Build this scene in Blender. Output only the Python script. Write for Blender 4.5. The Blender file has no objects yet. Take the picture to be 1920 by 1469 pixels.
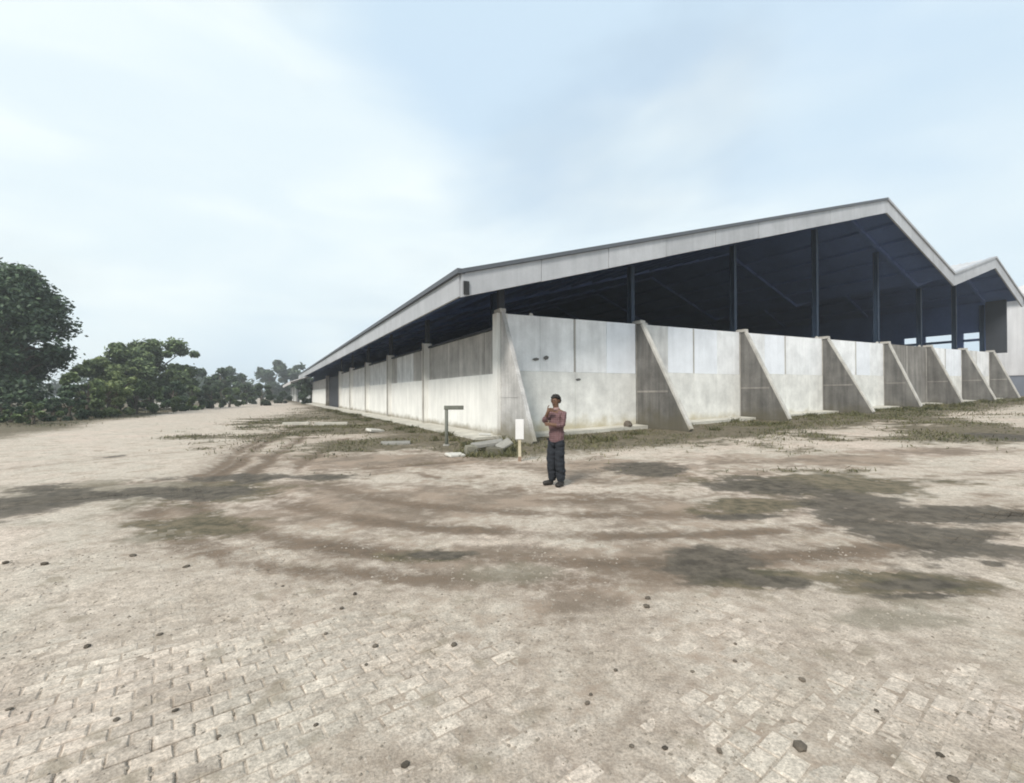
import bpy, bmesh, math, random
import numpy as np
from mathutils import Vector, Matrix, Euler
R = math.radians
random.seed(7); rng = np.random.default_rng(7)
S = bpy.context.scene
COL = S.collection

# ------------------------------------------------------------------ camera
F, CX, HY, EYE = 870.0, 960.0, 740.5, 1.62
cam_d = bpy.data.cameras.new('camera'); cam = bpy.data.objects.new('camera', cam_d); COL.objects.link(cam)
cam_d.sensor_width = 36; cam_d.sensor_fit = 'HORIZONTAL'; cam_d.lens = 36 * F / 1920
cam_d.clip_start = .05; cam_d.clip_end = 4000
cam.location = (0, 0, EYE); cam.rotation_euler = (R(90.395), R(.19), 0)
S.camera = cam
S.render.resolution_x, S.render.resolution_y = 1024, 783
S.render.engine = 'CYCLES'
try: S.cycles.filter_width = 1.9
except Exception: pass

# ------------------------------------------------------------------ sky and sun
SUN_FROM = Vector((-.46, -.84, .92)).normalized()
W = bpy.data.worlds.new('World'); S.world = W; W.use_nodes = True
nt = W.node_tree; nt.nodes.clear()
def N(t, **kw):
    n = nt.nodes.new(t)
    for k, v in kw.items(): setattr(n, k, v)
    return n
def wl(a, b): nt.links.new(a, b)
out = N('ShaderNodeOutputWorld'); bg = N('ShaderNodeBackground'); bg.inputs['Strength'].default_value = .1
sky = N('ShaderNodeTexSky', sky_type='NISHITA'); sky.sun_disc = False
sky.sun_elevation = math.asin(SUN_FROM.z); sky.sun_rotation = math.atan2(SUN_FROM.x, SUN_FROM.y)
sky.air_density = 1.0; sky.dust_density = 2.0; sky.ozone_density = 1.0
tc = N('ShaderNodeTexCoord')
def wnoise(scale, loc, zs, detail, rough, dist=0.0):
    m = N('ShaderNodeMapping'); m.inputs['Location'].default_value = loc; m.inputs['Scale'].default_value = (1, 1, zs)
    n = N('ShaderNodeTexNoise'); n.inputs['Scale'].default_value = scale; n.inputs['Detail'].default_value = detail
    n.inputs['Roughness'].default_value = rough; n.inputs['Distortion'].default_value = dist
    wl(tc.outputs['Generated'], m.inputs['Vector']); wl(m.outputs['Vector'], n.inputs['Vector']); return n.outputs['Fac']
def wramp(fac, a, b):
    r = N('ShaderNodeMapRange'); r.interpolation_type = 'SMOOTHSTEP'
    r.inputs['From Min'].default_value = a; r.inputs['From Max'].default_value = b
    wl(fac, r.inputs['Value']); return r.outputs['Result']
def wmix(fac, a, b):
    m = N('ShaderNodeMix', data_type='RGBA')
    if isinstance(fac, float): m.inputs['Factor'].default_value = fac
    else: wl(fac, m.inputs['Factor'])
    for s, v in (('A', a), ('B', b)):
        i = [x for x in m.inputs if x.name == s and x.type == 'RGBA'][0]
        if isinstance(v, tuple): i.default_value = (*v, 1)
        else: wl(v, i)
    return [x for x in m.outputs if x.type == 'RGBA'][0]
def wdot(d, a, b):
    v = N('ShaderNodeVectorMath', operation='DOT_PRODUCT'); v.inputs[1].default_value = Vector(d).normalized(); wl(tc.outputs['Generated'], v.inputs[0]); return wramp(v.outputs['Value'], a, b)
def wmath(op, a, b):
    n = N('ShaderNodeMath', operation=op)
    for i_, v in enumerate((a, b)):
        if isinstance(v, (int, float)): n.inputs[i_].default_value = v
        else: wl(v, n.inputs[i_])
    return n.outputs[0]
shape = wnoise(1.25, (25.04, 12.27, 22.34), 2.2, 4, .5, .35)
shape = wmath('ADD', shape, wmath('MULTIPLY', wdot((-.75, 1, .42), .84, .99), .28))       # bright cloud bank
shape = wmath('SUBTRACT', shape, wmath('MULTIPLY', wdot((-.05, 1, .85), .90, .99), .13))  # blue breaks overhead
shape = wmath('SUBTRACT', shape, wmath('MULTIPLY', wdot((.95, 1, .82), .90, .99), .12))
shape = wmath('SUBTRACT', shape, wmath('MULTIPLY', wdot((-.72, 1, .18), .965, .998), .20))
big = wramp(shape, .28, .60)
fine = wramp(wnoise(3.2, (4.0, 1.3, 2.0), 3.0, 4, .45, .4), .30, .75)
cloud = wmix(big, (5.7, 7.1, 8.4), (8.3, 9.1, 9.2))
cloud = wmix(fine, wmix(.4, cloud, (5.8, 7.2, 8.3)), cloud)
cover = wmix(wramp(wnoise(2.0, (9.0, 3.0, 1.0), 2.0, 4, .5, .3), .28, .5), (.86, .86, .86), (.99, .99, .99))
fin = wmix(cover, sky.outputs['Color'], cloud)
wl(fin, bg.inputs['Color']); wl(bg.outputs['Background'], out.inputs['Surface'])
sd = bpy.data.lights.new('sun', 'SUN'); sd.energy = 3.2; sd.angle = R(15); sd.color = (1, .94, .86)
sun = bpy.data.objects.new('sun', sd); COL.objects.link(sun)
sun.rotation_euler = SUN_FROM.to_track_quat('Z', 'Y').to_euler(); sun.location = (0, 0, 30)
S.view_settings.view_transform = 'Standard'; S.view_settings.look = 'None'
S.view_settings.exposure = 0.2; S.view_settings.gamma = 1.0

# ------------------------------------------------------------------ materials
def mat(name, col, rough=.85, var=.25, vscale=3.0, fine=.1, fscale=40., bump=.0, bscale=30., streak=0., dirt=None, dirt_h=0., spec=.3, metal=0., rnd=0.):
    m = bpy.data.materials.new(name); m.use_nodes = True
    t = m.node_tree; b = t.nodes['Principled BSDF']
    b.inputs['Roughness'].default_value = rough; b.inputs['Metallic'].default_value = metal
    b.inputs['Specular IOR Level'].default_value = spec
    L = t.links.new
    g = t.nodes.new('ShaderNodeNewGeometry')
    def noise(sc, det=4, vec=None, rg=.6):
        n = t.nodes.new('ShaderNodeTexNoise'); n.inputs['Scale'].default_value = sc; n.inputs['Detail'].default_value = det
        n.inputs['Roughness'].default_value = rg
        L(vec or g.outputs['Position'], n.inputs['Vector']); return n.outputs['Fac']
    def mul(c, f, amt, lo=.3, hi=.7):
        r = t.nodes.new('ShaderNodeMapRange'); r.inputs['From Min'].default_value = lo; r.inputs['From Max'].default_value = hi
        r.inputs['To Min'].default_value = 1 - amt; r.inputs['To Max'].default_value = 1 + amt * .6
        L(f, r.inputs['Value'])
        v = t.nodes.new('ShaderNodeVectorMath'); v.operation = 'SCALE'
        L(c, v.inputs[0]); L(r.outputs['Result'], v.inputs['Scale']); return v.outputs[0]
    rgb = t.nodes.new('ShaderNodeRGB'); rgb.outputs[0].default_value = (*col, 1); c = rgb.outputs[0]
    if var: c = mul(c, noise(vscale), var)
    if fine: c = mul(c, noise(fscale, 3), fine)
    if streak:
        mp = t.nodes.new('ShaderNodeMapping'); mp.inputs['Scale'].default_value = (2.2, 2.2, .16); L(g.outputs['Position'], mp.inputs['Vector'])
        c = mul(c, noise(1.6, 5, mp.outputs['Vector']), streak, .38, .66)
    if rnd:
        oi = t.nodes.new('ShaderNodeObjectInfo'); c = mul(c, oi.outputs['Random'], rnd, 0, 1)
    if dirt:
        sx = t.nodes.new('ShaderNodeSeparateXYZ'); L(g.outputs['Position'], sx.inputs[0])
        n = noise(1.7, 6)
        a = t.nodes.new('ShaderNodeMath'); a.operation = 'MULTIPLY_ADD'; L(n, a.inputs[0]); a.inputs[1].default_value = -1.6 * dirt_h; L(sx.outputs['Z'], a.inputs[2])
        r = t.nodes.new('ShaderNodeMapRange'); r.interpolation_type = 'SMOOTHSTEP'; r.inputs['From Min'].default_value = -.5 * dirt_h; r.inputs['From Max'].default_value = .6 * dirt_h
        r.inputs['To Min'].default_value = .8; r.inputs['To Max'].default_value = 0
        L(a.outputs[0], r.inputs['Value'])
        mx = t.nodes.new('ShaderNodeMix'); mx.data_type = 'RGBA'
        L(r.outputs['Result'], mx.inputs['Factor']); L(c, mx.inputs[6]); mx.inputs[7].default_value = (*dirt, 1); c = mx.outputs[2]
    L(c, b.inputs['Base Color'])
    if bump:
        bp = t.nodes.new('ShaderNodeBump'); bp.inputs['Strength'].default_value = bump; bp.inputs['Distance'].default_value = .02
        L(noise(bscale, 5), bp.inputs['Height']); L(bp.outputs['Normal'], b.inputs['Normal'])
    return m
M = {}
DIRT = (.20, .17, .11)
M['white'] = mat('white_paint', (.80, .795, .76), .75, .10, .8, .05, 30, .15, 40, .08, DIRT, .35)
M['front_low'] = mat('weathered_white_paint', (.79, .785, .75), .8, .20, 1.5, .07, 30, .25, 30, .07, (.42, .36, .22), .6)
M['front_a'] = mat('pale_blue_white_panel', (.84, .87, .92), .7, .10, 1.1, .05, 30, .15, 30, .05)
M['front_b'] = mat('off_white_panel', (.84, .85, .86), .75, .16, 1.2, .06, 30, .2, 30, .07)
M['front_c'] = mat('grey_white_panel', (.66, .66, .65), .75, .2, 1.2, .08, 30, .2, 30, .10)
M['bare'] = mat('bare_concrete', (.27, .255, .235), .9, .25, 1.0, .12, 22, .3, 25, .25, (.13, .115, .08), .7)
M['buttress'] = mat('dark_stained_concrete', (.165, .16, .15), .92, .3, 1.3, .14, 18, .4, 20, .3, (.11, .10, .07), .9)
M['corner'] = mat('grey_concrete', (.50, .49, .475), .9, .25, 1.3, .12, 18, .3, 20, .2, (.20, .18, .13), .7)
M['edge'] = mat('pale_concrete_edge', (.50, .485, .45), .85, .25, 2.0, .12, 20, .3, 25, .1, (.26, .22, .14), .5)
M['apron'] = mat('apron_concrete', (.52, .50, .44), .9, .25, 1.2, .12, 20, .3, 25)
M['clad'] = mat('grey_brown_cladding', (.45, .43, .40), .8, .22, 1.4, .07, 20, .0, 20, .2)
M['fascia'] = mat('grey_metal_flashing', (.42, .43, .45), .55, .12, .9, .05, 20, .0, 20, .08, metal=.0, spec=.4, rnd=.10)
M['roof'] = mat('galvanised_roof', (.50, .50, .51), .5, .15, .7, .06, 15, .0, 20, .05, spec=.5)
M['rooftrim'] = mat('dark_roof_edge', (.10, .11, .125), .6, .1, 1, .05)
M['navy'] = mat('navy_steel', (.085, .135, .29), .7, .18, .5, .1, 8)
M['navy_d'] = mat('dark_navy_steel', (.065, .11, .22), .7, .15, 1, .05)
M['dark_steel'] = mat('dark_grey_steel', (.045, .05, .06), .7, .15, 1, .05)
M['blue'] = mat('blue_column_paint', (.020, .037, .066), .6, .15, 2, .05)
M['farwhite'] = mat('far_white_wall', (.66, .66, .64), .8, .1, .5, .05)
M['farroof'] = mat('far_pale_roof', (.58, .55, .54), .7, .12, .6, .05)
M['neigh'] = mat('pale_grey_cladding', (.66, .66, .67), .7, .1, .5, .05, streak=.1)
M['neighd'] = mat('blue_grey_base', (.20, .22, .26), .8, .15, .7)
M['post'] = mat('grey_green_pipe', (.15, .155, .13), .6, .2, 12, .1, 60)
M['sign'] = mat('white_board', (.72, .71, .70), .6, .05, 4, .03)
M['stake'] = mat('pale_timber', (.55, .49, .36), .8, .2, 8, .1)
M['red'] = mat('reddish_paint', (.27, .19, .14), .8, .2, 8)
M['rub_w'] = mat('white_rubble', (.56, .54, .49), .85, .15, 6, .1, 40, .3, 30)
M['rub_g'] = mat('grey_rubble', (.27, .26, .235), .9, .25, 6, .12, 40, .3, 30)
M['rub_gg'] = mat('mossy_rubble', (.22, .21, .165), .9, .25, 6, .12, 40, .3, 30)
M['stone'] = mat('dark_clod', (.125, .105, .083), .95, .3, 30, .15, 90, .4, 80, rnd=.45)
M['black'] = mat('black_plastic', (.03, .03, .03), .45, .2, 10)
M['bark'] = mat('bark', (.10, .085, .065), .95, .3, 6, .2, 30, .4, 30)
M['skin'] = mat('skin', (.15, .085, .055), .6, .06, 20, .03)
M['hair'] = mat('hair', (.018, .015, .013), .7, .2, 60)
M['trouser'] = mat('dark_trousers', (.021, .024, .030), .85, .25, 12, .1, 60, .3, 30)
M['shoe'] = mat('dark_shoes', (.028, .024, .021), .6, .2, 20)
M['collar'] = mat('pale_collar', (.30, .20, .19), .85, .1, 20)
def leafmat(name, a, b):
    m = bpy.data.materials.new(name); m.use_nodes = True; t = m.node_tree; p = t.nodes['Principled BSDF']
    at = t.nodes.new('ShaderNodeAttribute'); at.attribute_name = 'tint'
    mx = t.nodes.new('ShaderNodeMix'); mx.data_type = 'RGBA'
    mx.inputs[6].default_value = (*a, 1); mx.inputs[7].default_value = (*b, 1)
    t.links.new(at.outputs['Fac'], mx.inputs['Factor']); t.links.new(mx.outputs[2], p.inputs['Base Color'])
    p.inputs['Roughness'].default_value = .6; p.inputs['Specular IOR Level'].default_value = .35
    return m
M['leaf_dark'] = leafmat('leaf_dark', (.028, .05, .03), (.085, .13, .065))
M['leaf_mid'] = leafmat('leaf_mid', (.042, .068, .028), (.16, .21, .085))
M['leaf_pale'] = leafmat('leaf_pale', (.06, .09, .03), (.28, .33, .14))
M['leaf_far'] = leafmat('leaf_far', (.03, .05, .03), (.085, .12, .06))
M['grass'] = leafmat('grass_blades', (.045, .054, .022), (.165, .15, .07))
# checked shirt
m = mat('maroon_check_shirt', (.12, .066, .068), .9, .15, 12, .08, 60, .2, 40); M['shirt'] = m
t = m.node_tree; p = t.nodes['Principled BSDF']; old = p.inputs['Base Color'].links[0].from_socket
tcn = t.nodes.new('ShaderNodeTexCoord'); wv = t.nodes.new('ShaderNodeTexWave'); wv.inputs['Scale'].default_value = 9; wv.bands_direction = 'Z'
wv2 = t.nodes.new('ShaderNodeTexWave'); wv2.inputs['Scale'].default_value = 9; wv2.bands_direction = 'X'
t.links.new(tcn.outputs['Object'], wv.inputs['Vector']); t.links.new(tcn.outputs['Object'], wv2.inputs['Vector'])
ad = t.nodes.new('ShaderNodeMath'); ad.operation = 'MULTIPLY'; t.links.new(wv.outputs['Fac'], ad.inputs[0]); t.links.new(wv2.outputs['Fac'], ad.inputs[1])
mx = t.nodes.new('ShaderNodeMix'); mx.data_type = 'RGBA'; t.links.new(ad.outputs[0], mx.inputs['Factor']); t.links.new(old, mx.inputs[6]); mx.inputs[7].default_value = (.22, .14, .145, 1)
t.links.new(mx.outputs[2], p.inputs['Base Color'])

# ------------------------------------------------------------------ mesh helpers
class MB:
    def __init__(s): s.v = []; s.f = []
    def poly(s, vs, fs):
        o = len(s.v); s.v += [tuple(x) for x in vs]; s.f += [tuple(i + o for i in f) for f in fs]; return s
    def box(s, x0, x1, y0, y1, z0, z1, mtx=None):
        vs = [(x0,y0,z0),(x1,y0,z0),(x1,y1,z0),(x0,y1,z0),(x0,y0,z1),(x1,y0,z1),(x1,y1,z1),(x0,y1,z1)]
        if mtx: vs = [mtx @ Vector(q) for q in vs]
        return s.poly(vs, [(3,2,1,0),(4,5,6,7),(0,1,5,4),(1,2,6,5),(2,3,7,6),(3,0,4,7)])
    def hexa(s, b, t):   # 4 bottom points, 4 top points
        return s.poly(list(b) + list(t), [(3,2,1,0),(4,5,6,7),(0,1,5,4),(1,2,6,5),(2,3,7,6),(3,0,4,7)])
    def tube(s, pts, rad, n=8):
        pts = [Vector(q) for q in pts]; rings = []
        up = Vector((.13, .31, .94))
        for i, q in enumerate(pts):
            d = (pts[min(i+1, len(pts)-1)] - pts[max(i-1, 0)]).normalized()
            a = d.cross(up)
            if a.length < 1e-3: a = d.cross(Vector((1, 0, 0)))
            a.normalize(); b = d.cross(a); r = rad[i] if hasattr(rad, '__len__') else rad
            rings.append([q + (a*math.cos(2*math.pi*k/n) + b*math.sin(2*math.pi*k/n))*r for k in range(n)])
        vs = [w for r_ in rings for w in r_]; fs = []
        for i in range(len(pts)-1):
            for k in range(n): fs.append((i*n+k, i*n+(k+1)%n, (i+1)*n+(k+1)%n, (i+1)*n+k))
        fs.append(tuple(range(n-1, -1, -1))); fs.append(tuple((len(pts)-1)*n+k for k in range(n)))
        return s.poly(vs, fs)
    def build(s, name, m, parent=None, loc=None, smooth=False, bevel=0):
        me = bpy.data.meshes.new(name); me.from_pydata(s.v, [], s.f); me.update()
        if bevel:
            bm = bmesh.new(); bm.from_mesh(me)
            bmesh.ops.bevel(bm, geom=bm.edges[:], offset=bevel, segments=1, affect='EDGES'); bm.to_mesh(me); bm.free()
        bm = bmesh.new(); bm.from_mesh(me); bmesh.ops.recalc_face_normals(bm, faces=bm.faces[:]); bm.to_mesh(me); bm.free()
        return link(name, me, m, parent, loc, smooth)
def link(name, me, m, parent=None, loc=None, smooth=False):
    o = bpy.data.objects.new(name, me); COL.objects.link(o)
    if m is not None: me.materials.clear(); me.materials.append(M[m] if isinstance(m, str) else m)
    if parent: o.parent = parent
    if loc is not None: o.location = loc
    if smooth: me.polygons.foreach_set('use_smooth', [True]*len(me.polygons))
    return o
def tag(o, label, cat, group=None, kind=None):
    if label: o['label'] = label
    if cat: o['category'] = cat
    if group: o['group'] = group
    o['kind'] = kind or 'thing'
    return o
def empty(name, loc, rz=0):
    o = bpy.data.objects.new(name, None); COL.objects.link(o); o.location = loc; o.rotation_euler = (0, 0, rz); o.empty_display_size = .3
    return o
def quads(name, P, m, parent, tint, loc=None):     # P: (n,4,3) leaf quads
    n = len(P); me = bpy.data.meshes.new(name)
    me.vertices.add(n*4); me.vertices.foreach_set('co', P.reshape(-1).astype(np.float32))
    me.loops.add(n*4); me.loops.foreach_set('vertex_index', np.arange(n*4, dtype=np.int32))
    me.polygons.add(n); me.polygons.foreach_set('loop_start', np.arange(0, n*4, 4, dtype=np.int32)); me.polygons.foreach_set('loop_total', np.full(n, 4, dtype=np.int32))
    a = me.attributes.new('tint', 'FLOAT', 'POINT'); a.data.foreach_set('value', np.repeat(tint, 4).astype(np.float32))
    me.update(); me.validate()
    return link(name, me, m, parent, loc)

# ------------------------------------------------------------------ places: building frame, ground height, noise
C0 = np.array([-.45, 17.2]); RU = np.array([.884, .4675]); LV = np.array([-.4675, .884]); ANG = math.atan2(.4675, .884)
def bw(u, v): p = C0 + RU*u + LV*v; return float(p[0]), float(p[1])
def _hash(ix, iy, s):
    h = (ix.astype(np.int64)*374761393 + iy.astype(np.int64)*668265263 + s*982451653) & 0x7fffffff
    h = ((h ^ (h >> 13)) * 1274126177) & 0x7fffffff
    return ((h ^ (h >> 16)) & 0xffff) / 65535.0
def vnoise(x, y, s=0):
    x = np.asarray(x, float); y = np.asarray(y, float); ix = np.floor(x); iy = np.floor(y); fx = x-ix; fy = y-iy
    fx = fx*fx*(3-2*fx); fy = fy*fy*(3-2*fy)
    a = _hash(ix, iy, s); b = _hash(ix+1, iy, s); c = _hash(ix, iy+1, s); d = _hash(ix+1, iy+1, s)
    return (a*(1-fx)+b*fx)*(1-fy) + (c*(1-fx)+d*fx)*fy
def fbm(x, y, s=0, o=4):
    r = 0; a = .5; t_ = 0
    for i in range(o): r = r + a*vnoise(x*2**i + 17.3*i, y*2**i - 9.1*i, s+i); t_ += a; a *= .5
    return r/t_
def zbase(x, y):
    u = (np.asarray(x)-C0[0])*RU[0] + (np.asarray(y)-C0[1])*RU[1]
    z = .026*1.5*np.log1p(np.exp(np.clip(u, -60, 60)/1.5))
    return np.minimum(z, 1.35)
def gp(px, py, z=None):        # ground point seen at a photo position
    zz = 0.0; hy = HY - .0033*(px-CX)
    for _ in range(12):
        Y = F*(EYE-zz)/max(py-hy, 3); X = (px-CX)/F*Y; zz = float(zbase(X, Y))
    return X, Y, zz
def at(px, py, Y): return ((px-CX)/F*Y, Y, EYE + (HY-.0033*(px-CX)-py)/F*Y)
def sstep(a, b, x): t_ = np.clip((x-a)/(b-a), 0, 1); return t_*t_*(3-2*t_)

# patches of mud, wet silt and grass on the yard: (photo centre, half extents) turned into ground ellipses
def ell(cx, cy, rx, ry, tilt=0):
    x, y, z = gp(cx, cy); y0 = gp(cx, cy+ry)[1]; y1 = gp(cx, cy-ry)[1]
    ym = (y0+y1)/2; return ((cx-CX)/F*ym, ym, rx/F*y, (y1-y0)/2, tilt)
WET = [ell(*e) for e in [(110,938,200,34),(-40,950,140,34),(330,928,190,14),(560,895,200,8),(1225,884,62,17),(1450,918,170,36),(1600,938,80,30),(1720,1012,150,42),(1700,965,180,16),(1320,1058,118,30),(1460,1090,70,12),(1700,1097,110,10),(1740,1116,110,7),(1900,822,40,14),(1400,968,90,7),(1850,965,40,10),(1860,1056,30,8),(215,856,28,4),(420,925,60,8),(830,1040,70,9)]]
MUD = [ell(*e) for e in [(700,960,330,52),(1050,950,330,42),(470,1000,170,44),(850,1090,90,26),(1090,1130,80,28),(900,1042,260,22),(1250,940,140,22),(640,870,220,22),(1180,905,200,20),(560,920,140,26),(330,965,90,30),(1500,950,260,60),(1720,1105,170,40),(1330,1060,190,50),(1000,880,200,18),(1760,850,160,10),(820,868,140,12),(1560,860,200,12)]]
GRS = [ell(*e) for e in [(440,920,150,22),(380,985,120,30),(1480,905,230,26),(1400,945,120,16),(1720,1095,150,22),(1400,1085,90,14),(830,1040,90,10),(620,808,130,16),(700,836,110,18),(560,790,110,10),(880,838,90,16),(980,842,60,10),(1130,834,110,18),(1250,828,140,16),(1380,812,170,14),(1520,797,170,13),(1660,783,150,10),(1800,770,140,8),(640,775,60,7),(1480,885,120,6),(1620,882,60,6),(440,905,90,12)]]
MOSS = [ell(*e) for e in [(355,990,80,30),(960,1075,80,18),(1640,1160,160,18),(1750,1120,140,20),(120,935,240,40)]]
def mask(x, y, E, s, amp=.9, sc=.55):
    n = fbm(x*sc*.7, y*sc*.9, s, 3)-.5; n2 = fbm(x*sc*2.6, y*sc*3.4, s+31, 3)-.5; n3 = fbm(x*sc*9, y*sc*11, s+57, 2)-.5
    r = np.zeros_like(np.asarray(x, float))
    for cx, cy, rx, ry, _ in E:
        d = np.sqrt(((x-cx)/rx)**2 + ((y-cy)/ry)**2)
        r = np.maximum(r, 1-sstep(.1, 1.5, d + n*amp*2.0 + n2*amp*1.3 + n3*amp*.6))
    return r
TRK = [[(1920,1003),(1500,1045),(1150,1060),(850,1045),(600,1015),(430,975),(375,930),(420,888),(480,845),(540,805),(575,782)],
       [(1920,958),(1500,990),(1200,1005),(900,995),(650,965),(510,930),(475,895),(512,858),(570,820),(610,790)],
       [(1350,962),(1000,962),(750,938),(610,908),(565,882),(592,852),(645,822)],
       [(-80,962),(150,934),(350,918),(520,893),(700,877),(860,864)], [(-60,930),(250,905),(480,885)],
       [(1400,1092),(1100,1092),(800,1085),(560,1062),(390,1022),(300,978),(330,930),(420,870),(500,815)],
       [(1250,925),(1050,925),(880,905),(760,885)], [(0,880),(220,858),(420,835),(520,800)], [(1920,880),(1600,905),(1300,930),(1000,938)]]
TRW = [1.0, .9, .8, .9, .6, .8, .6, .35, .6]
def _spl(P, n=8):
    P = [P[0]] + P + [P[-1]]; o_ = []
    for a_, b_, c_, d_ in zip(P, P[1:], P[2:], P[3:]):
        for k in range(n):
            t_ = k/n; o_.append(tuple(.5*(2*b_[i]+(c_[i]-a_[i])*t_+(2*a_[i]-5*b_[i]+4*c_[i]-d_[i])*t_*t_+(3*b_[i]-a_[i]-3*c_[i]+d_[i])*t_**3) for i in (0, 1)))
    return o_ + [P[-1]]
TRP = [np.array(_spl([gp(*q)[:2] for q in T])) for T in TRK]
def tracks(x, y):
    shp = x.shape; x = x.ravel(); y = y.ravel(); tr = np.zeros(len(x)); fill = np.zeros(len(x))
    sel = np.where((np.hypot(x, y) < 45) & (y > 0))[0]
    if len(sel) == 0: return tr.reshape(shp), fill.reshape(shp)
    px = x[sel] + .35*(fbm(x[sel]*.8, y[sel]*.8, 61, 3)-.5); py = y[sel] + .35*(fbm(x[sel]*.8, y[sel]*.8, 62, 3)-.5)
    nz = sstep(.30, .60, fbm(px*.7, py*.7, 63, 4))
    for P, w in zip(TRP, TRW):
        dmin = np.full(len(sel), 1e9)
        for p, q in zip(P, P[1:]):
            d = q-p; l2 = d@d+1e-9; t_ = np.clip(((px-p[0])*d[0]+(py-p[1])*d[1])/l2, 0, 1)
            dmin = np.minimum(dmin, (px-p[0]-t_*d[0])**2 + (py-p[1]-t_*d[1])**2)
        dmin = np.sqrt(dmin)
        tr[sel] = np.maximum(tr[sel], w*np.exp(-(dmin/.24)**2)*(.5+.5*nz)); fill[sel] = np.maximum(fill[sel], w*np.exp(-(dmin/.95)**2)*(.45+.55*nz))
    return tr.reshape(shp), fill.reshape(shp)
def uv_of(x, y): dx = x-C0[0]; dy = y-C0[1]; return dx*RU[0]+dy*RU[1], dx*LV[0]+dy*LV[1]
def yard(x, y):
    x = np.asarray(x, float); y = np.asarray(y, float)
    wet = mask(x, y, WET, 3); mud = mask(x, y, MUD, 11, 1.2); grs = mask(x, y, GRS, 23, 1.0); moss = mask(x, y, MOSS, 41, 1.1)
    u, v = uv_of(x, y)
    near = 1.0*(1-sstep(3.2, 6.5, -v + 2*(fbm(x*.4, y*.4, 5)-.5))) * (u > -3) * (v < 3)      # bank along the front wall
    near2 = (1-sstep(1.6, 7.0, -u + .03*np.clip(v, 0, 60) + 3.5*(fbm(x*.35, y*.35, 6)-.5))) * (v > -2)              # verge along the side wall
    grs = np.maximum(grs, .9*np.maximum(near, near2))
    far = sstep(85, 120, v)*sstep(4, 8, np.abs(u+13))
    lawn = sstep(14.5, 18.5, -u + 3*(fbm(x*.25, y*.25, 67, 3)-.5))*sstep(12, 18, y)
    grs = np.maximum(grs, np.maximum(.8*far, .9*lawn))
    tr, fill = tracks(x, y)
    mud = np.clip(np.maximum(np.maximum(mud*.75, .5*fill), .75*tr), 0, 1)
    return mud, wet, grs, moss
def zsand(x, y):
    x = np.asarray(x, float); y = np.asarray(y, float)
    d = np.hypot(x, y)
    z = .030*(fbm(x*.9, y*.9, 51, 3)-.5) + .016*(fbm(x*4, y*4, 52, 3)-.5)
    k = sstep(5.5, 10, d); t0, f0 = tracks(x, y); z = z - .035*t0 + .018*np.maximum(f0-t0, 0)
    return zbase(x, y) + z*k + (1-k)*(-.0057 + .013*(fbm(x*1.3, y*1.3, 53, 3)-.46) + .006*(fbm(x*6, y*6, 54, 2)-.5)) + .10*(fbm(x*.22, y*.22, 55, 3)-.5)*sstep(12, 30, d)*(1-.9*sstep(0, 25, uv_of(x, y)[0]))

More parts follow.
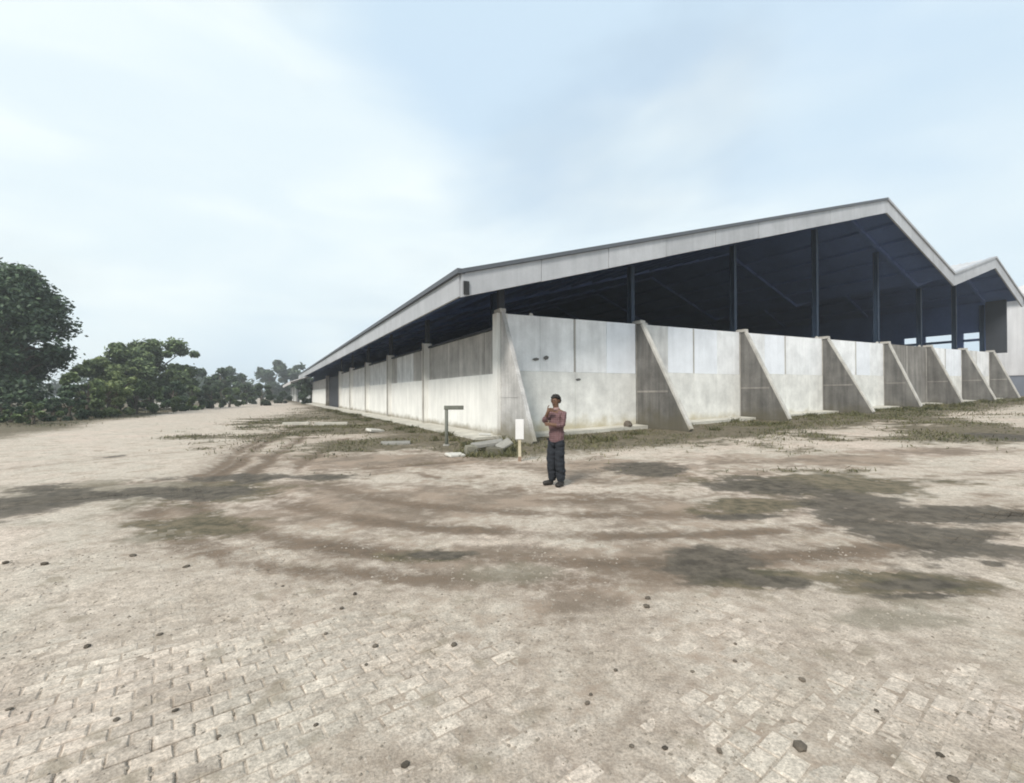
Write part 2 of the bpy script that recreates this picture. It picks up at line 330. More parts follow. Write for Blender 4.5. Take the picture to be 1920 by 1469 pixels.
# ------------------------------------------------------------------ ground
def ground_material(name, use_obj):
    m = bpy.data.materials.new(name); m.use_nodes = True; t = m.node_tree; b = t.nodes['Principled BSDF']; L = t.links.new
    g = t.nodes.new('ShaderNodeNewGeometry')
    def noise(sc, det=5, rg=.6):
        n = t.nodes.new('ShaderNodeTexNoise'); n.inputs['Scale'].default_value = sc; n.inputs['Detail'].default_value = det; n.inputs['Roughness'].default_value = rg
        L(g.outputs['Position'], n.inputs['Vector']); return n.outputs['Fac']
    def rng_(f, a, b_, c=0., d=1., smooth=True):
        r = t.nodes.new('ShaderNodeMapRange')
        if smooth: r.interpolation_type = 'SMOOTHSTEP'
        for i, v in (('From Min', a), ('From Max', b_), ('To Min', c), ('To Max', d)): r.inputs[i].default_value = v
        L(f, r.inputs['Value']); return r.outputs['Result']
    def math_(op, a, b_):
        n = t.nodes.new('ShaderNodeMath'); n.operation = op
        for i, v in enumerate((a, b_)):
            if isinstance(v, (int, float)): n.inputs[i].default_value = v
            else: L(v, n.inputs[i])
        return n.outputs[0]
    def mix(f, a, b_):
        n = t.nodes.new('ShaderNodeMix'); n.data_type = 'RGBA'
        if isinstance(f, (int, float)): n.inputs['Factor'].default_value = f
        else: L(f, n.inputs['Factor'])
        for i, v in ((6, a), (7, b_)):
            if isinstance(v, tuple): n.inputs[i].default_value = (*v, 1)
            else: L(v, n.inputs[i])
        return n.outputs[2]
    def scale(c, f):
        v = t.nodes.new('ShaderNodeVectorMath'); v.operation = 'SCALE'; L(c, v.inputs[0]); L(f, v.inputs['Scale']); return v.outputs[0]
    if use_obj:
        oi = t.nodes.new('ShaderNodeObjectInfo'); sp = t.nodes.new('ShaderNodeSeparateColor'); L(oi.outputs['Color'], sp.inputs[0])
        A = {'mud': sp.outputs[0], 'wet': sp.outputs[1], 'moss': sp.outputs[2], 'grs': None}; tint = oi.outputs['Random']
    else:
        A = {}
        for k in ('mud', 'wet', 'grs', 'moss', 'ptint', 'trk'):
            n = t.nodes.new('ShaderNodeAttribute'); n.attribute_name = k; A[k] = n.outputs['Fac']
        tint = A['ptint']
    n_big = noise(.35, 4); n_mid = noise(2.2, 6); n_fine = noise(16, 6, .7); n_spk = noise(70, 4, .7); n_hue = noise(1.1, 4)
    c = mix(rng_(n_mid, .30, .66), (.425, .36, .295), (.605, .525, .445))
    c = mix(rng_(n_hue, .42, .62, 0, .6), c, (.495, .45, .38))
    c = mix(rng_(n_big, .48, .66, 0, .5), c, (.61, .50, .425))
    c = scale(c, rng_(n_fine, .3, .72, .70, 1.16)); c = scale(c, rng_(n_spk, .3, .7, .70, 1.22))
    if name != 'yard_ground': c = scale(c, rng_(tint, 0, 1, .84, 1.12, False))
    fl = rng_(noise(3.3, 4, .55), .57, .68); c = mix(math_('MULTIPLY', fl, .6), c, (.23, .195, .145))
    n_brk = noise(5.5, 5, .65); br = math_('MULTIPLY', math_('SUBTRACT', math_('ADD', math_('ADD', math_('MULTIPLY', n_mid, .3), math_('MULTIPLY', n_fine, .25)), math_('MULTIPLY', n_brk, .45)), .5), 3.4)
    def m_(k, a=.25, b_=.75):
        edge = math_('ADD', math_('MULTIPLY', math_('MULTIPLY', A[k], math_('SUBTRACT', 1.0, A[k])), 3.2), math_('MULTIPLY', A[k], .35))
        return rng_(math_('ADD', A[k], math_('MULTIPLY', br, edge)), a, b_)
    mud = m_('mud', .02, .8)
    c = mix(math_('MULTIPLY', mud, .86), c, mix(rng_(n_hue, .4, .62), (.15, .115, .085), (.27, .205, .155)))
    if not use_obj:
        c = mix(math_('MULTIPLY', m_('trk', .12, .85), .82), c, mix(rng_(n_brk, .35, .65), (.095, .072, .052), (.175, .13, .095)))
    c = mix(math_('MULTIPLY', m_('moss', .25, 1.0), .6), c, (.17, .155, .115))
    if A['grs'] is not None:
        c = mix(math_('MULTIPLY', m_('grs', .1, .7), .93), c, mix(rng_(n_brk, .35, .65), (.07, .064, .042), (.17, .14, .095)))
    wet = m_('wet', .2, .75)
    c = mix(math_('MULTIPLY', wet, .92), c, mix(rng_(n_brk, .33, .66), (.055, .048, .039), (.125, .108, .086)))
    L(c, b.inputs['Base Color']); L(rng_(wet, 0, 1, .95, .8), b.inputs['Roughness']); b.inputs['Specular IOR Level'].default_value = .12
    bp = t.nodes.new('ShaderNodeBump'); bp.inputs['Strength'].default_value = .55; bp.inputs['Distance'].default_value = .03
    h = math_('ADD', math_('MULTIPLY', n_fine, 1.0), math_('MULTIPLY', n_spk, .35)); L(h, bp.inputs['Height']); L(bp.outputs['Normal'], b.inputs['Normal'])
    return m
GM = ground_material('yard_ground', False); PM = ground_material('paver_block', True); PSM = ground_material('paver_block_joined', False)

fa = np.linspace(R(8), R(172), 740); ba = np.linspace(R(172), R(368), 60)[1:-1]
ang = np.concatenate([fa, ba]); rad = [.25]
while rad[-1] < 480: rad.append(rad[-1]*(1.0115 if rad[-1] < 70 else 1.12) + (.01 if rad[-1] < 3 else 0))
rad = np.array(rad); na, nr = len(ang), len(rad)
gx = rad[:, None]*np.cos(ang)[None]; gy = rad[:, None]*np.sin(ang)[None] - 1.6
gx = np.concatenate([[0.], gx.ravel()]); gy = np.concatenate([[-1.6], gy.ravel()]); gz = zsand(gx, gy)
i = np.arange(nr-1)[:, None]; j = np.arange(na)[None]; j2 = (j+1) % na
q = np.stack([1+i*na+j, 1+i*na+j2, 1+(i+1)*na+j2, 1+(i+1)*na+j], -1).reshape(-1, 4)[:, ::-1]
tr = np.stack([np.zeros(na, int), 1+np.arange(na), 1+(np.arange(na)+1) % na], -1)
me = bpy.data.meshes.new('ground'); nv = len(gx); me.vertices.add(nv); me.vertices.foreach_set('co', np.stack([gx, gy, gz], -1).ravel().astype(np.float32))
idx = np.concatenate([q.ravel(), tr.ravel()]); me.loops.add(len(idx)); me.loops.foreach_set('vertex_index', idx.astype(np.int32))
nq, ntr = len(q), len(tr); me.polygons.add(nq+ntr)
me.polygons.foreach_set('loop_start', np.concatenate([np.arange(nq)*4, nq*4+np.arange(ntr)*3]).astype(np.int32))
me.polygons.foreach_set('loop_total', np.concatenate([np.full(nq, 4), np.full(ntr, 3)]).astype(np.int32))
me.update(calc_edges=True); me.validate()
bm = bmesh.new(); bm.from_mesh(me); bm.faces.ensure_lookup_table()
if sum(f.normal.z for f in bm.faces[:400]) < 0: bmesh.ops.reverse_faces(bm, faces=bm.faces[:])
bm.to_mesh(me); bm.free()
gy_ = list(yard(gx, gy)); gy_[0] = np.maximum(gy_[0], .34*(1-sstep(3.0, 7.0, np.hypot(gx, gy))))
for k, a in zip(('mud', 'wet', 'grs', 'moss', 'trk'), gy_ + [tracks(gx, gy)[0]]):
    at_ = me.attributes.new(k, 'FLOAT', 'POINT'); at_.data.foreach_set('value', a.astype(np.float32))
ground = link('ground', me, GM, smooth=True); ground['kind'] = 'structure'

# pavers: running bond of 0.2 x 0.1 m blocks, the nearest as single blocks, the rest joined
PA = R(37); ca, sa = math.cos(PA), math.sin(PA); PL, PW = .165, .103
def paver_mesh(var):
    r_ = random.Random(var); l, w, h = PL/2-.0035, PW/2-.0035, .05; ch = .007
    j = lambda a: a + r_.uniform(-.002, .002)
    top = [(j(-l+ch), j(-w+ch), r_.uniform(-.0012, .0012)), (j(l-ch), j(-w+ch), r_.uniform(-.0012, .0012)), (j(l-ch), j(w-ch), r_.uniform(-.0012, .0012)), (j(-l+ch), j(w-ch), r_.uniform(-.0012, .0012))]
    mid = [(j(-l), j(-w), -.006), (j(l), j(-w), -.006), (j(l), j(w), -.006), (j(-l), j(w), -.006)]
    bot = [(x, y, -h) for x, y, _ in mid]
    vs = bot + mid + top; fs = [(8, 9, 10, 11)]
    for a, b in ((0, 4), (4, 8)):
        for k in range(4): fs.append((a+k, a+(k+1) % 4, b+(k+1) % 4, b+k))
    return vs, fs
PV = [paver_mesh(k) for k in range(6)]
cells = []
for r_ in range(-100, 101):
    for c_ in range(-75, 76):
        lx = (c_ + .5*(r_ % 2))*PL; ly = r_*PW; x = lx*ca - ly*sa; y = 4.6 + lx*sa + ly*ca
        if y < 1.2 or y > 8.4 or abs(x) > 1.25*y + .9: continue
        cells.append((x, y))
cells = np.array(cells); pm = yard(cells[:, 0], cells[:, 1]); pz = zbase(cells[:, 0], cells[:, 1])
low = fbm(cells[:, 0]*.6, cells[:, 1]*.6, 71, 3); bare_ = (1-sstep(-.9, .5, cells[:, 0] + .5*(fbm(cells[:, 0], cells[:, 1], 73, 3)-.5)*4))*(1-sstep(2.3, 3.6, cells[:, 1])); jz = rng.normal(0, .0018, len(cells)) - .0040*(1-bare_) - .007*sstep(.58, .74, low)*(1-bare_) - .010*sstep(4.8, 8.2, cells[:, 1]) - .006*sstep(.2, .8, pm[0])
dist = np.hypot(cells[:, 0], cells[:, 1]); infr = (np.abs(cells[:, 0]) < 1.1*cells[:, 1]) & (cells[:, 1] > 1.93)
order = np.argsort(dist + 1000*(~infr)); ind = set(order[:300].tolist())
pmesh = []
for vs, fs in PV:
    me = bpy.data.meshes.new('paver'); me.from_pydata(vs, [], fs); me.update(); me.materials.append(PM); pmesh.append(me)
for k in order[:300]:
    o = bpy.data.objects.new('paver', pmesh[random.randrange(6)]); COL.objects.link(o); o.parent = ground
    o.location = (cells[k, 0], cells[k, 1], pz[k]+jz[k]); o.rotation_euler = (random.gauss(0, .012), random.gauss(0, .008), PA + random.gauss(0, .012))
    o.color = (float(pm[0][k]), float(pm[1][k]), float(pm[3][k]), 1)
vs_all, fs_all, att = [], [], {'mud': [], 'wet': [], 'grs': [], 'moss': [], 'ptint': []}
for k in range(len(cells)):
    if k in ind: continue
    vs, fs = PV[random.randrange(6)]; mt = Matrix.Translation((cells[k, 0], cells[k, 1], pz[k]+jz[k])) @ Euler((random.gauss(0, .012), random.gauss(0, .008), PA+random.gauss(0, .012))).to_matrix().to_4x4()
    o_ = len(vs_all); vs_all += [mt @ Vector(w) for w in vs]; fs_all += [tuple(i+o_ for i in f) for f in fs]
    tt = random.random()
    att['ptint'] += [tt]*12
va = np.array(vs_all); ym_ = yard(va[:, 0], va[:, 1])
att['trk'] = tracks(va[:, 0], va[:, 1])[0]
att['mud'], att['wet'], att['moss'], att['grs'] = ym_[0], ym_[1], ym_[3], np.zeros(len(va))
me = bpy.data.meshes.new('paving'); me.from_pydata(vs_all, [], fs_all); me.update()
for kk, a in att.items(): me.attributes.new(kk, 'FLOAT', 'POINT').data.foreach_set('value', np.array(a, np.float32))
o = link('paving', me, PSM, ground); o['kind'] = 'stuff'

# ------------------------------------------------------------------ warehouse
UB = [0.0, 6.8, 13.75, 21.1, 28.1, 34.1, 39.9, 45.2]          # buttress positions along the front wall
wh = empty('warehouse', (C0[0], C0[1], 0), ANG)
tag(wh, 'long white walled warehouse with open dark gable, grey roof edge and triangular buttresses', 'warehouse')
OV, OE, VL = 1.7, 2.2, 82.0
PROF = [(-OE, 5.45), (24.5, 12.95), (33.4, 9.62), (40.5, 11.7), (45.9, 9.25)]
def wt(u): return 4.65 + .008*u            # top of the front wall
def ft(u): return .026*max(u, 0)            # ground beside it
def roofz(u):
    for (a, za), (b, zb) in zip(PROF, PROF[1:]):
        if u <= b: return za + (zb-za)*(u-a)/(b-a)
    return PROF[-1][1]
upm = [['front_b', 'front_a'], ['front_c', 'front_a'], ['front_a', 'front_b'], ['front_b', 'front_b'], ['bare', 'bare'], ['front_b', 'front_a'], ['front_c', 'front_b']]
for i_ in range(7):
    a, b = UB[i_]+.16, UB[i_+1]-.16; mid = (a+b)/2; zl = 2.52 + .012*a
    lowm = 'bare' if i_ == 4 else 'front_low'
    h = lambda u, z: (u, z)
    for (p, q_) in ((a, mid-.005), (mid+.005, b)):
        MB().hexa([(p, 0, -.3), (q_, 0, -.3), (q_, .2, -.3), (p, .2, -.3)], [(p, 0, zl), (q_, 0, zl), (q_, .2, zl), (p, .2, zl)]).build('wall_panel', lowm, wh)
    for (p, q_), mm in zip(((a, mid-.03), (mid+.03, b)), upm[i_]):
        n_sub = 1 if mm == 'bare' else 2
        for s_ in range(n_sub):
            p0 = p + (q_-p)*s_/n_sub + (.006 if s_ else 0); p1 = p + (q_-p)*(s_+1)/n_sub - (.006 if s_ < n_sub-1 else 0)
            off = .012 + random.uniform(0, .012); m2 = mm if random.random() < .6 else random.choice(['front_a', 'front_b'] if mm != 'bare' else ['bare'])
            MB().hexa([(p0, off, zl+.008), (p1, off, zl+.008), (p1, .16, zl+.008), (p0, .16, zl+.008)], [(p0, off, wt(p0)), (p1, off, wt(p1)), (p1, .16, wt(p1)), (p0, .16, wt(p0))]).build('wall_panel', m2, wh)
    # narrow cover strip on the middle joint
    MB().box(mid-.045, mid+.045, .005, .03, zl-.45, wt(mid)-.02).build('cover_strip', 'clad', wh)
    MB().box(a, b, .21, .26, -.3, wt(a)-.05).build('wall_backing', 'bare', wh)
# buttresses (dark sides, pale sloping edge)
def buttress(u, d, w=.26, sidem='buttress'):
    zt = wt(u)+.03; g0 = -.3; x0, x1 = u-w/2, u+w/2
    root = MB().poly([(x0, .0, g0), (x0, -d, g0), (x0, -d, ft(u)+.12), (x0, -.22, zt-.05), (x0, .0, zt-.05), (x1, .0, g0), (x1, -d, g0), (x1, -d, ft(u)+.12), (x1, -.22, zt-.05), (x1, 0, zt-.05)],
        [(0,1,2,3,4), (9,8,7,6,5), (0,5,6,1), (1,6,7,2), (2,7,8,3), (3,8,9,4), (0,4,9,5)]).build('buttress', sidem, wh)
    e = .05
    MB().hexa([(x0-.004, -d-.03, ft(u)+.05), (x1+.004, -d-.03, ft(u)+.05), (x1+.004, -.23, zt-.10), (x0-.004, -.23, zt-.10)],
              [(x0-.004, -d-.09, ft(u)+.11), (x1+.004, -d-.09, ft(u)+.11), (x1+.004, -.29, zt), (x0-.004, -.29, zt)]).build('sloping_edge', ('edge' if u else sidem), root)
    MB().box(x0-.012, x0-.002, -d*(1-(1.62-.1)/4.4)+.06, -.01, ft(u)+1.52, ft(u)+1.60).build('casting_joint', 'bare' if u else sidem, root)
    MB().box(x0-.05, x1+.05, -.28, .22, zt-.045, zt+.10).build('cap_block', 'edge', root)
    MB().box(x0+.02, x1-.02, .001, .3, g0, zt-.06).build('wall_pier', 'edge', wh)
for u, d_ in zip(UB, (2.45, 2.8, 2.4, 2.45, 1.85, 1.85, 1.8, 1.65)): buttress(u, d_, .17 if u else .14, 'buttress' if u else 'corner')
# little lumps and marks on the front wall
for u, s_ in ((7.35, .10), (14.3, .09), (20.6, .12), (1.4, .10), (27.4, .10), (33.2, .11)):
    z = wt(u)
    MB().hexa([(u-s_, .05, z-.02), (u+s_, .04, z-.02), (u+s_*.9, .2, z-.02), (u-s_, .2, z-.02)], [(u-s_*.6, .08, z+s_*1.2), (u+s_*.5, .07, z+s_), (u+s_*.5, .17, z+s_*1.1), (u-s_*.5, .16, z+s_*.9)]).build('broken_lump', 'edge', wh)
for u, z, a, b in ((1.55, 2.98, .16, .07), (2.02, 3.05, .13, .10), (3.55, 2.22, .14, .06)):
    MB().poly([(u-a, -.012, z), (u-a*.3, -.012, z-b*.8), (u+a*.7, -.012, z-b*.4), (u+a, -.012, z+b*.5), (u+a*.2, -.012, z+b), (u-a*.6, -.012, z+b*.6), (u, .04, z)],
              [(0,1,2,3,4,5), (0,6,1), (1,6,2), (2,6,3), (3,6,4), (4,6,5), (5,6,0)]).build('broken_patch', 'buttress', wh)
# side wall
VB = [0.0, 8.9, 17.2, 25.3, 33.6, 41.5]
for a, b in zip(VB, VB[1:]):
    a2, b2 = a+.2, b-.2
    MB().box(0, .2, a2, b2, -.3, 2.42).build('wall_panel', 'white', wh)
    n_s = 6; w_ = (b2-a2)/n_s
    for k in range(n_s):
        mm = 'clad' if a == 0 else (random.choice(['clad', 'front_c', 'front_c']) if a < 10 else 'front_c')
        mb = MB(); y0, y1 = a2+k*w_+.008, a2+(k+1)*w_-.008; off = .09 + random.uniform(0, .015); nr_ = 7
        prof = []
        for c_ in range(nr_*2+1):
            prof.append((off + (.022 if (c_ % 2) else 0), y0+(y1-y0)*c_/(nr_*2)))
        vs = [(x, y, 2.43) for x, y in prof] + [(x, y, 4.12 + random.uniform(-.01, .01)) for x, y in prof]; L_ = len(prof)
        mb.poly(vs, [(c_, c_+1, L_+c_+1, L_+c_) for c_ in range(L_-1)])
        mb.build('cladding_sheet', mm, wh)
    MB().box(.14, .19, a2, b2, 2.43, 4.10).build('cladding_backing', 'dark_steel', wh)
    MB().box(.02, .22, a2, b2, 4.13, 4.22).build('wall_rail', 'dark_steel', wh)
for k, v in enumerate(VB):
    MB().box(-.20, .24, v-.19, v+.19, -.3, 4.62 if k == 0 else 4.38).build('pilaster', 'white', wh)
    MB().box(-.06, .16, v-.1, v+.1, 4.62 if k == 0 else 4.38, roofz(0)-.2).build('steel_column', 'dark_steel', wh)
    if k: MB().tube([(-.26, v-.15, .22), (-.26, v-.15, 4.4)], .045, 8).build('pilaster_shade_line', 'clad', wh)  # added grey tube standing in for the pilaster's shaded side
MB().box(0, .2, 55.5, 81.6, -.3, 2.6).build('wall_panel', 'white', wh)
MB().box(.08, .2, 55.5, 81.6, 2.62, 4.1).build('cladding_sheet', 'clad', wh)
MB().box(-.2, .24, 55.1, 55.5, -.3, 4.4).build('pilaster', 'bare', wh)
MB().box(-.2, .24, 81.6, 82, -.3, 4.4).build('pilaster', 'bare', wh)
MB().box(.25, .35, 41.7, 55.1, -.2, 4.1).build('sliding_door', 'dark_steel', wh)
# aprons
MB().hexa([(-1.15, -.3, -.3), (-.001, -.3, -.3), (-.001, 81.5, -.3), (-1.15, 81.5, -.3)], [(-1.1, -.3, .10), (-.001, -.3, .14), (-.001, 81.5, .16), (-1.1, 81.5, .12)]).build('side_apron', 'apron', wh)
for i_ in range(7):
    a, b = UB[i_]+.14, UB[i_+1]-.14; za, zb = .14+.024*a, .14+.024*b; dd = .85
    if i_ == 0: dd = .7
    MB().hexa([(a, -dd, -.3), (b, -dd, -.3), (b, -.003, -.3), (a, -.003, -.3)], [(a, -dd, za), (b, -dd, zb), (b, -.003, zb+.02), (a, -.003, za+.02)]).build('front_apron', 'apron', wh)
# roof: ribbed slopes, dark lining, fascias and edge trims
for (a, za), (b, zb) in zip(PROF, PROF[1:]):
    vs, fs = [], []; nrib = int((VL+OV)/.4); k = 0
    ys = []
    for r_ in range(nrib):
        y = -OV + .02 + r_*.4; ys += [(y, 0), (y+.28, 0), (y+.31, .045), (y+.37, .045)]
    ys.append((VL, 0))
    vs = [(a, y, za+.06+h_) for y, h_ in ys] + [(b, y, zb+.06+h_) for y, h_ in ys]; L_ = len(ys)
    MB().poly(vs, [(c_, c_+1, L_+c_+1, L_+c_) for c_ in range(L_-1)]).build('roof_slope', 'roof', wh)
    MB().hexa([(a, -OV+.07, za-.16), (b, -OV+.07, zb-.16), (b, VL-.02, zb-.16), (a, VL-.02, za-.16)], [(a, -OV+.07, za-.04), (b, -OV+.07, zb-.04), (b, VL-.02, zb-.04), (a, VL-.02, za-.04)]).build('roof_lining', 'navy', wh)
    fd = .74
    nf = max(2, int((b-a)/2.9))
    for k in range(nf):
        f0, f1 = k/nf, (k+1)/nf - (.012/(b-a)*2 if k < nf-1 else 0); p0, p1 = a+(b-a)*f0, a+(b-a)*f1; q0, q1 = za+(zb-za)*f0, za+(zb-za)*f1; oy = random.uniform(-.008, .008); dz = random.uniform(-.012, .012)
        MB().hexa([(p0, -OV-.04+oy, q0-fd+dz), (p1, -OV-.04+oy, q1-fd+dz), (p1, -OV+.05, q1-fd+dz), (p0, -OV+.05, q0-fd+dz)], [(p0, -OV-.04+oy, q0), (p1, -OV-.04+oy, q1), (p1, -OV+.05, q1), (p0, -OV+.05, q0)]).build('fascia_sheet', 'fascia', wh)
    tm = 'rooftrim' if a < 20 else 'fascia'
    MB().hexa([(a-.03, -OV-.12, za+.003), (b, -OV-.12, zb+.003), (b, -OV+.3, zb+.003), (a-.03, -OV+.3, za+.003)], [(a-.03, -OV-.12, za+.14), (b, -OV-.12, zb+.14), (b, -OV+.3, zb+.14), (a-.03, -OV+.3, za+.14)]).build('roof_edge_trim', tm, wh)
    # rafters under each slope
    for v in (.35, 8.9, 17.2, 25.3, 33.6, 41.5, 49.7, 58, 66, 74, 81):
        MB().hexa([(a, v-.1, za-.40), (b, v-.1, zb-.40), (b, v+.1, zb-.40), (a, v+.1, za-.40)], [(a, v-.1, za-.17), (b, v-.1, zb-.17), (b, v+.1, zb-.17), (a, v+.1, za-.17)]).build('rafter', 'navy', wh)
    npur = max(3, int((b-a)/1.6))
    for k in range(1, npur):
        u = a+(b-a)*k/npur; z = za+(zb-za)*k/npur-.17
        MB().box(u-.04, u+.04, -OV+.1, VL-.1, z-.16, z).build('purlin', 'navy', wh)
n_e = 14; el = (VL+OV)/n_e
for k in range(n_e):
    y0, y1 = -OV+.06+k*el, -OV+.06+(k+1)*el-.012
    MB().box(-OE-.05, -OE+.03, y0, y1, 4.74, 5.44).build('eave_fascia', 'fascia', wh)
MB().box(-OE-.16, -OE+.1, -OV-.1, VL, 5.445, 5.60).build('eave_trim', 'rooftrim', wh)
MB().box(-OE+.06, -OE+.24, -OV-.10, -OV-.045, 4.80, 5.22).build('gutter_outlet', 'black', wh)
# inner steel, back and right-hand walls
for k, u in enumerate(UB):
    MB().box(u-.10, u+.10, .32, .34, wt(u)-.4, roofz(u)-.6).box(u-.10, u+.10, .58, .60, wt(u)-.4, roofz(u)-.6).box(u-.012, u+.012, .341, .579, wt(u)-.4, roofz(u)-.6).build('steel_column', 'blue', wh)
MB().box(.3, 45.3, 81.2, 81.5, -.2, 5.8).build('back_wall', 'navy', wh)
MB().poly([(-2, 81.3, 5.2), (24.5, 81.3, 12.7), (33.4, 81.3, 9.7), (40.5, 81.3, 11.4), (45.5, 81.3, 9.2), (45.3, 81.3, 4)], [(0,1,2,3,4,5)]).build('back_gable', 'navy', wh)
rw = MB(); op = [(.5, 1.7), (2.35, 4.3), (4.95, 5.9)]; prev = .3
for a, b in op: rw.box(45.3, 45.5, prev, a, 5.0, 6.75); prev = b
rw.box(45.3, 45.5, prev, 81, 5.0, 6.75); rw.box(45.3, 45.5, .3, 81, -.2, 5.0); rw.box(45.3, 45.5, .3, 81, 6.75, 9.27)
rw.build('right_wall', 'navy', wh)
MB().box(45.3, 45.5, -.95, .29, 4.9, 9.2).build('gap_filler_sheet', 'dark_steel', wh)  # dark sheet added to close the bright gap beside the last column
for a, b in op: MB().box(45.28, 45.52, a-.05, b+.05, 6.02, 6.22).build('opening_rail', 'navy_d', wh)

# ------------------------------------------------------------------ other buildings
fs_ = empty('storage_shed', (C0[0], C0[1], 0), ANG); tag(fs_, 'small white shed beyond the far end of the long warehouse', 'shed')
MB().box(-.8, 14, 99, 148, -.4, 4.0).build('wall', 'farwhite', fs_)
MB().hexa([(-3.0, 97, 4.55), (6.5, 97, 7.9), (6.5, 150, 7.9), (-3.0, 150, 4.55)], [(-3.0, 97, 4.75), (6.5, 97, 8.1), (6.5, 150, 8.1), (-3.0, 150, 4.75)]).hexa([(6.51, 97, 7.9), (16, 97, 4.55), (16, 150, 4.55), (6.51, 150, 7.9)], [(6.51, 97, 8.1), (16, 97, 4.75), (16, 150, 4.75), (6.51, 150, 8.1)]).build('roof', 'farroof', fs_)
MB().box(-3.06, -2.98, 96.9, 150, 4.1, 4.77).build('eave_fascia', 'farroof', fs_)
for v in (104, 116, 128, 140): MB().box(-.98, -.76, v, v+.5, -.3, 4.1).build('pilaster', 'bare', fs_)
MB().box(-.86, -.79, 107, 113, -.3, 3.2).build('door', 'dark_steel', fs_)
nb = empty('pale_warehouse', (C0[0], C0[1], 0), ANG); tag(nb, 'pale grey clad warehouse at the right edge behind the last buttress', 'warehouse')
MB().box(52, 78, -16, 1.9, 3.2, 10.3).build('wall', 'neigh', nb)
MB().box(52.06, 77.9, -15.9, 1.8, .3, 3.2).build('wall_base', 'neighd', nb)
MB().hexa([(51.4, -17, 10.1), (65, -17, 13.1), (65, 2.7, 13.1), (51.4, 2.7, 10.1)], [(51.4, -17, 10.4), (65, -17, 13.4), (65, 2.7, 13.4), (51.4, 2.7, 10.4)]).hexa([(65.01, -17, 13.1), (79, -17, 10.1), (79, 2.7, 10.1), (65.01, 2.7, 13.1)], [(65.01, -17, 13.4), (79, -17, 10.4), (79, 2.7, 10.4), (65.01, 2.7, 13.4)]).build('roof', 'farroof', nb)
for k in range(6): MB().box(51.95, 52.0, -15.9+k*2.9, -15.75+k*2.9, 3.2, 10.1).build('cladding_joint', 'neighd', nb)
MB().box(51.9, 52.05, -7, -4, .5, 3.0).build('window', 'dark_steel', nb)
wl_o = MB()
a = gp(296, 763); 
MB().box(-2.6, 2.6, -.15, .15, -.1, .55).box(-2.75, 2.75, -.2, .2, .55, .68).build('low_wall', 'farwhite', None, (at(325, 758, 62)[0], 62, 0)); o = bpy.context.scene.objects['low_wall']; tag(o, 'low white wall at the foot of the round tree', 'wall')
o = MB().box(-3.2, 3.2, -.15, .15, -.1, .6).box(-3.3, 3.3, -.2, .2, .6, .72).build('low_wall', 'farwhite', None, (at(452, 758, 95)[0], 95, 0)); tag(o, 'low white wall far off between the two small dark trees', 'wall')

# ------------------------------------------------------------------ trees and shrubs
def leaves(cent, rads, n, size, seed, flat=.8, shell=.35):
    r_ = np.random.default_rng(seed); cent = np.array(cent); rads = np.array(rads)
    w = rads**2; k = r_.choice(len(cent), n, p=w/w.sum())
    d = r_.normal(size=(n, 3)); d /= np.linalg.norm(d, axis=1)[:, None]
    rr = (shell + (1-shell)*r_.random(n)) * np.where(r_.random(n) < .25, 1+.4*r_.random(n), 1.0)
    p = cent[k] + d*(rads[k]*rr)[:, None]*np.array([1, 1, flat])
    a = r_.normal(size=(n, 3)); a[:, 2] *= .6; a /= np.linalg.norm(a, axis=1)[:, None]
    b = np.cross(a, d + .7*r_.normal(size=(n, 3))); b /= np.linalg.norm(b, axis=1)[:, None]+1e-6
    s = size*(.55+.9*r_.random(n))[:, None]; dr = np.array([0, 0, -.25])*s
    P = np.stack([p-a*s, p-b*s*.55+dr*.3, p+a*s+dr, p+b*s*.55+dr*.3], 1)
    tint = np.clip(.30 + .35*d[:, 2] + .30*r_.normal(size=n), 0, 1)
    return P, tint
def tree(name, label, px, py, Y, hpx, wpx, blobs, nl, lsize, lm, seed, group=None, cat='tree', base_frac=.22, asym=0):
    """px,py: photo position of the foot; hpx,wpx: height and width in photo pixels at distance Y"""
    r_ = random.Random(seed); x = (px-CX)/F*Y; H = hpx/F*Y; Wd = wpx/F*Y/2; z0 = float(zbase(x, Y))
    root = empty(name, (x, Y, z0)); tag(root, label, cat, group)
    cent, rads = [], []
    for k in range(blobs):
        for _ in range(40):
            f = r_.random(); a_ = r_.uniform(0, 2*math.pi); q_ = math.sqrt(r_.random())
            z = base_frac + (1-base_frac)*f
            prof = math.sin(min(1, (f*.88+.16))*math.pi)**.6
            rb = H*r_.uniform(.06, .14)
            cx_ = Wd*prof*q_*math.cos(a_) + asym*Wd*f; cy_ = Wd*.9*prof*q_*math.sin(a_); cz = H*z
            if cz+rb*.8 < H*1.0 and abs(cx_)+rb*.7 < Wd*(1.1 if k % 6 else 1.3): break
        cent.append((cx_, cy_, cz)); rads.append(rb)
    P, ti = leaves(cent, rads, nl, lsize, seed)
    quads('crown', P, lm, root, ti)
    mb = MB(); tr_ = H*.028+.05; th = H*(base_frac+.18)
    bend = r_.uniform(-.05, .05)*H
    mb.tube([(0, 0, -.3), (bend*.3, 0, th*.4), (bend*.7, bend*.3, th*.8), (bend, bend*.4, H*.72)], [tr_*1.5, tr_*1.1, tr_*.85, tr_*.25], 9)
    for c_ in cent[::2]:
        s0 = Vector((bend*.5, bend*.2, H*r_.uniform(base_frac*.6, .5))); e = Vector(c_); m_ = (s0+e)/2 + Vector((r_.uniform(-.3, .3), r_.uniform(-.3, .3), .06*H))
        mb.tube([s0, m_, e], [tr_*.45, tr_*.28, .02], 6)
    mb.build('trunk', 'bark', root, smooth=True)
    return root
tree('broadleaf_tree', 'tall dark broadleaf tree at the left edge of the yard', 8, 780, 35, 298, 190, 50, 30000, .15, 'leaf_dark', 3, base_frac=.16)
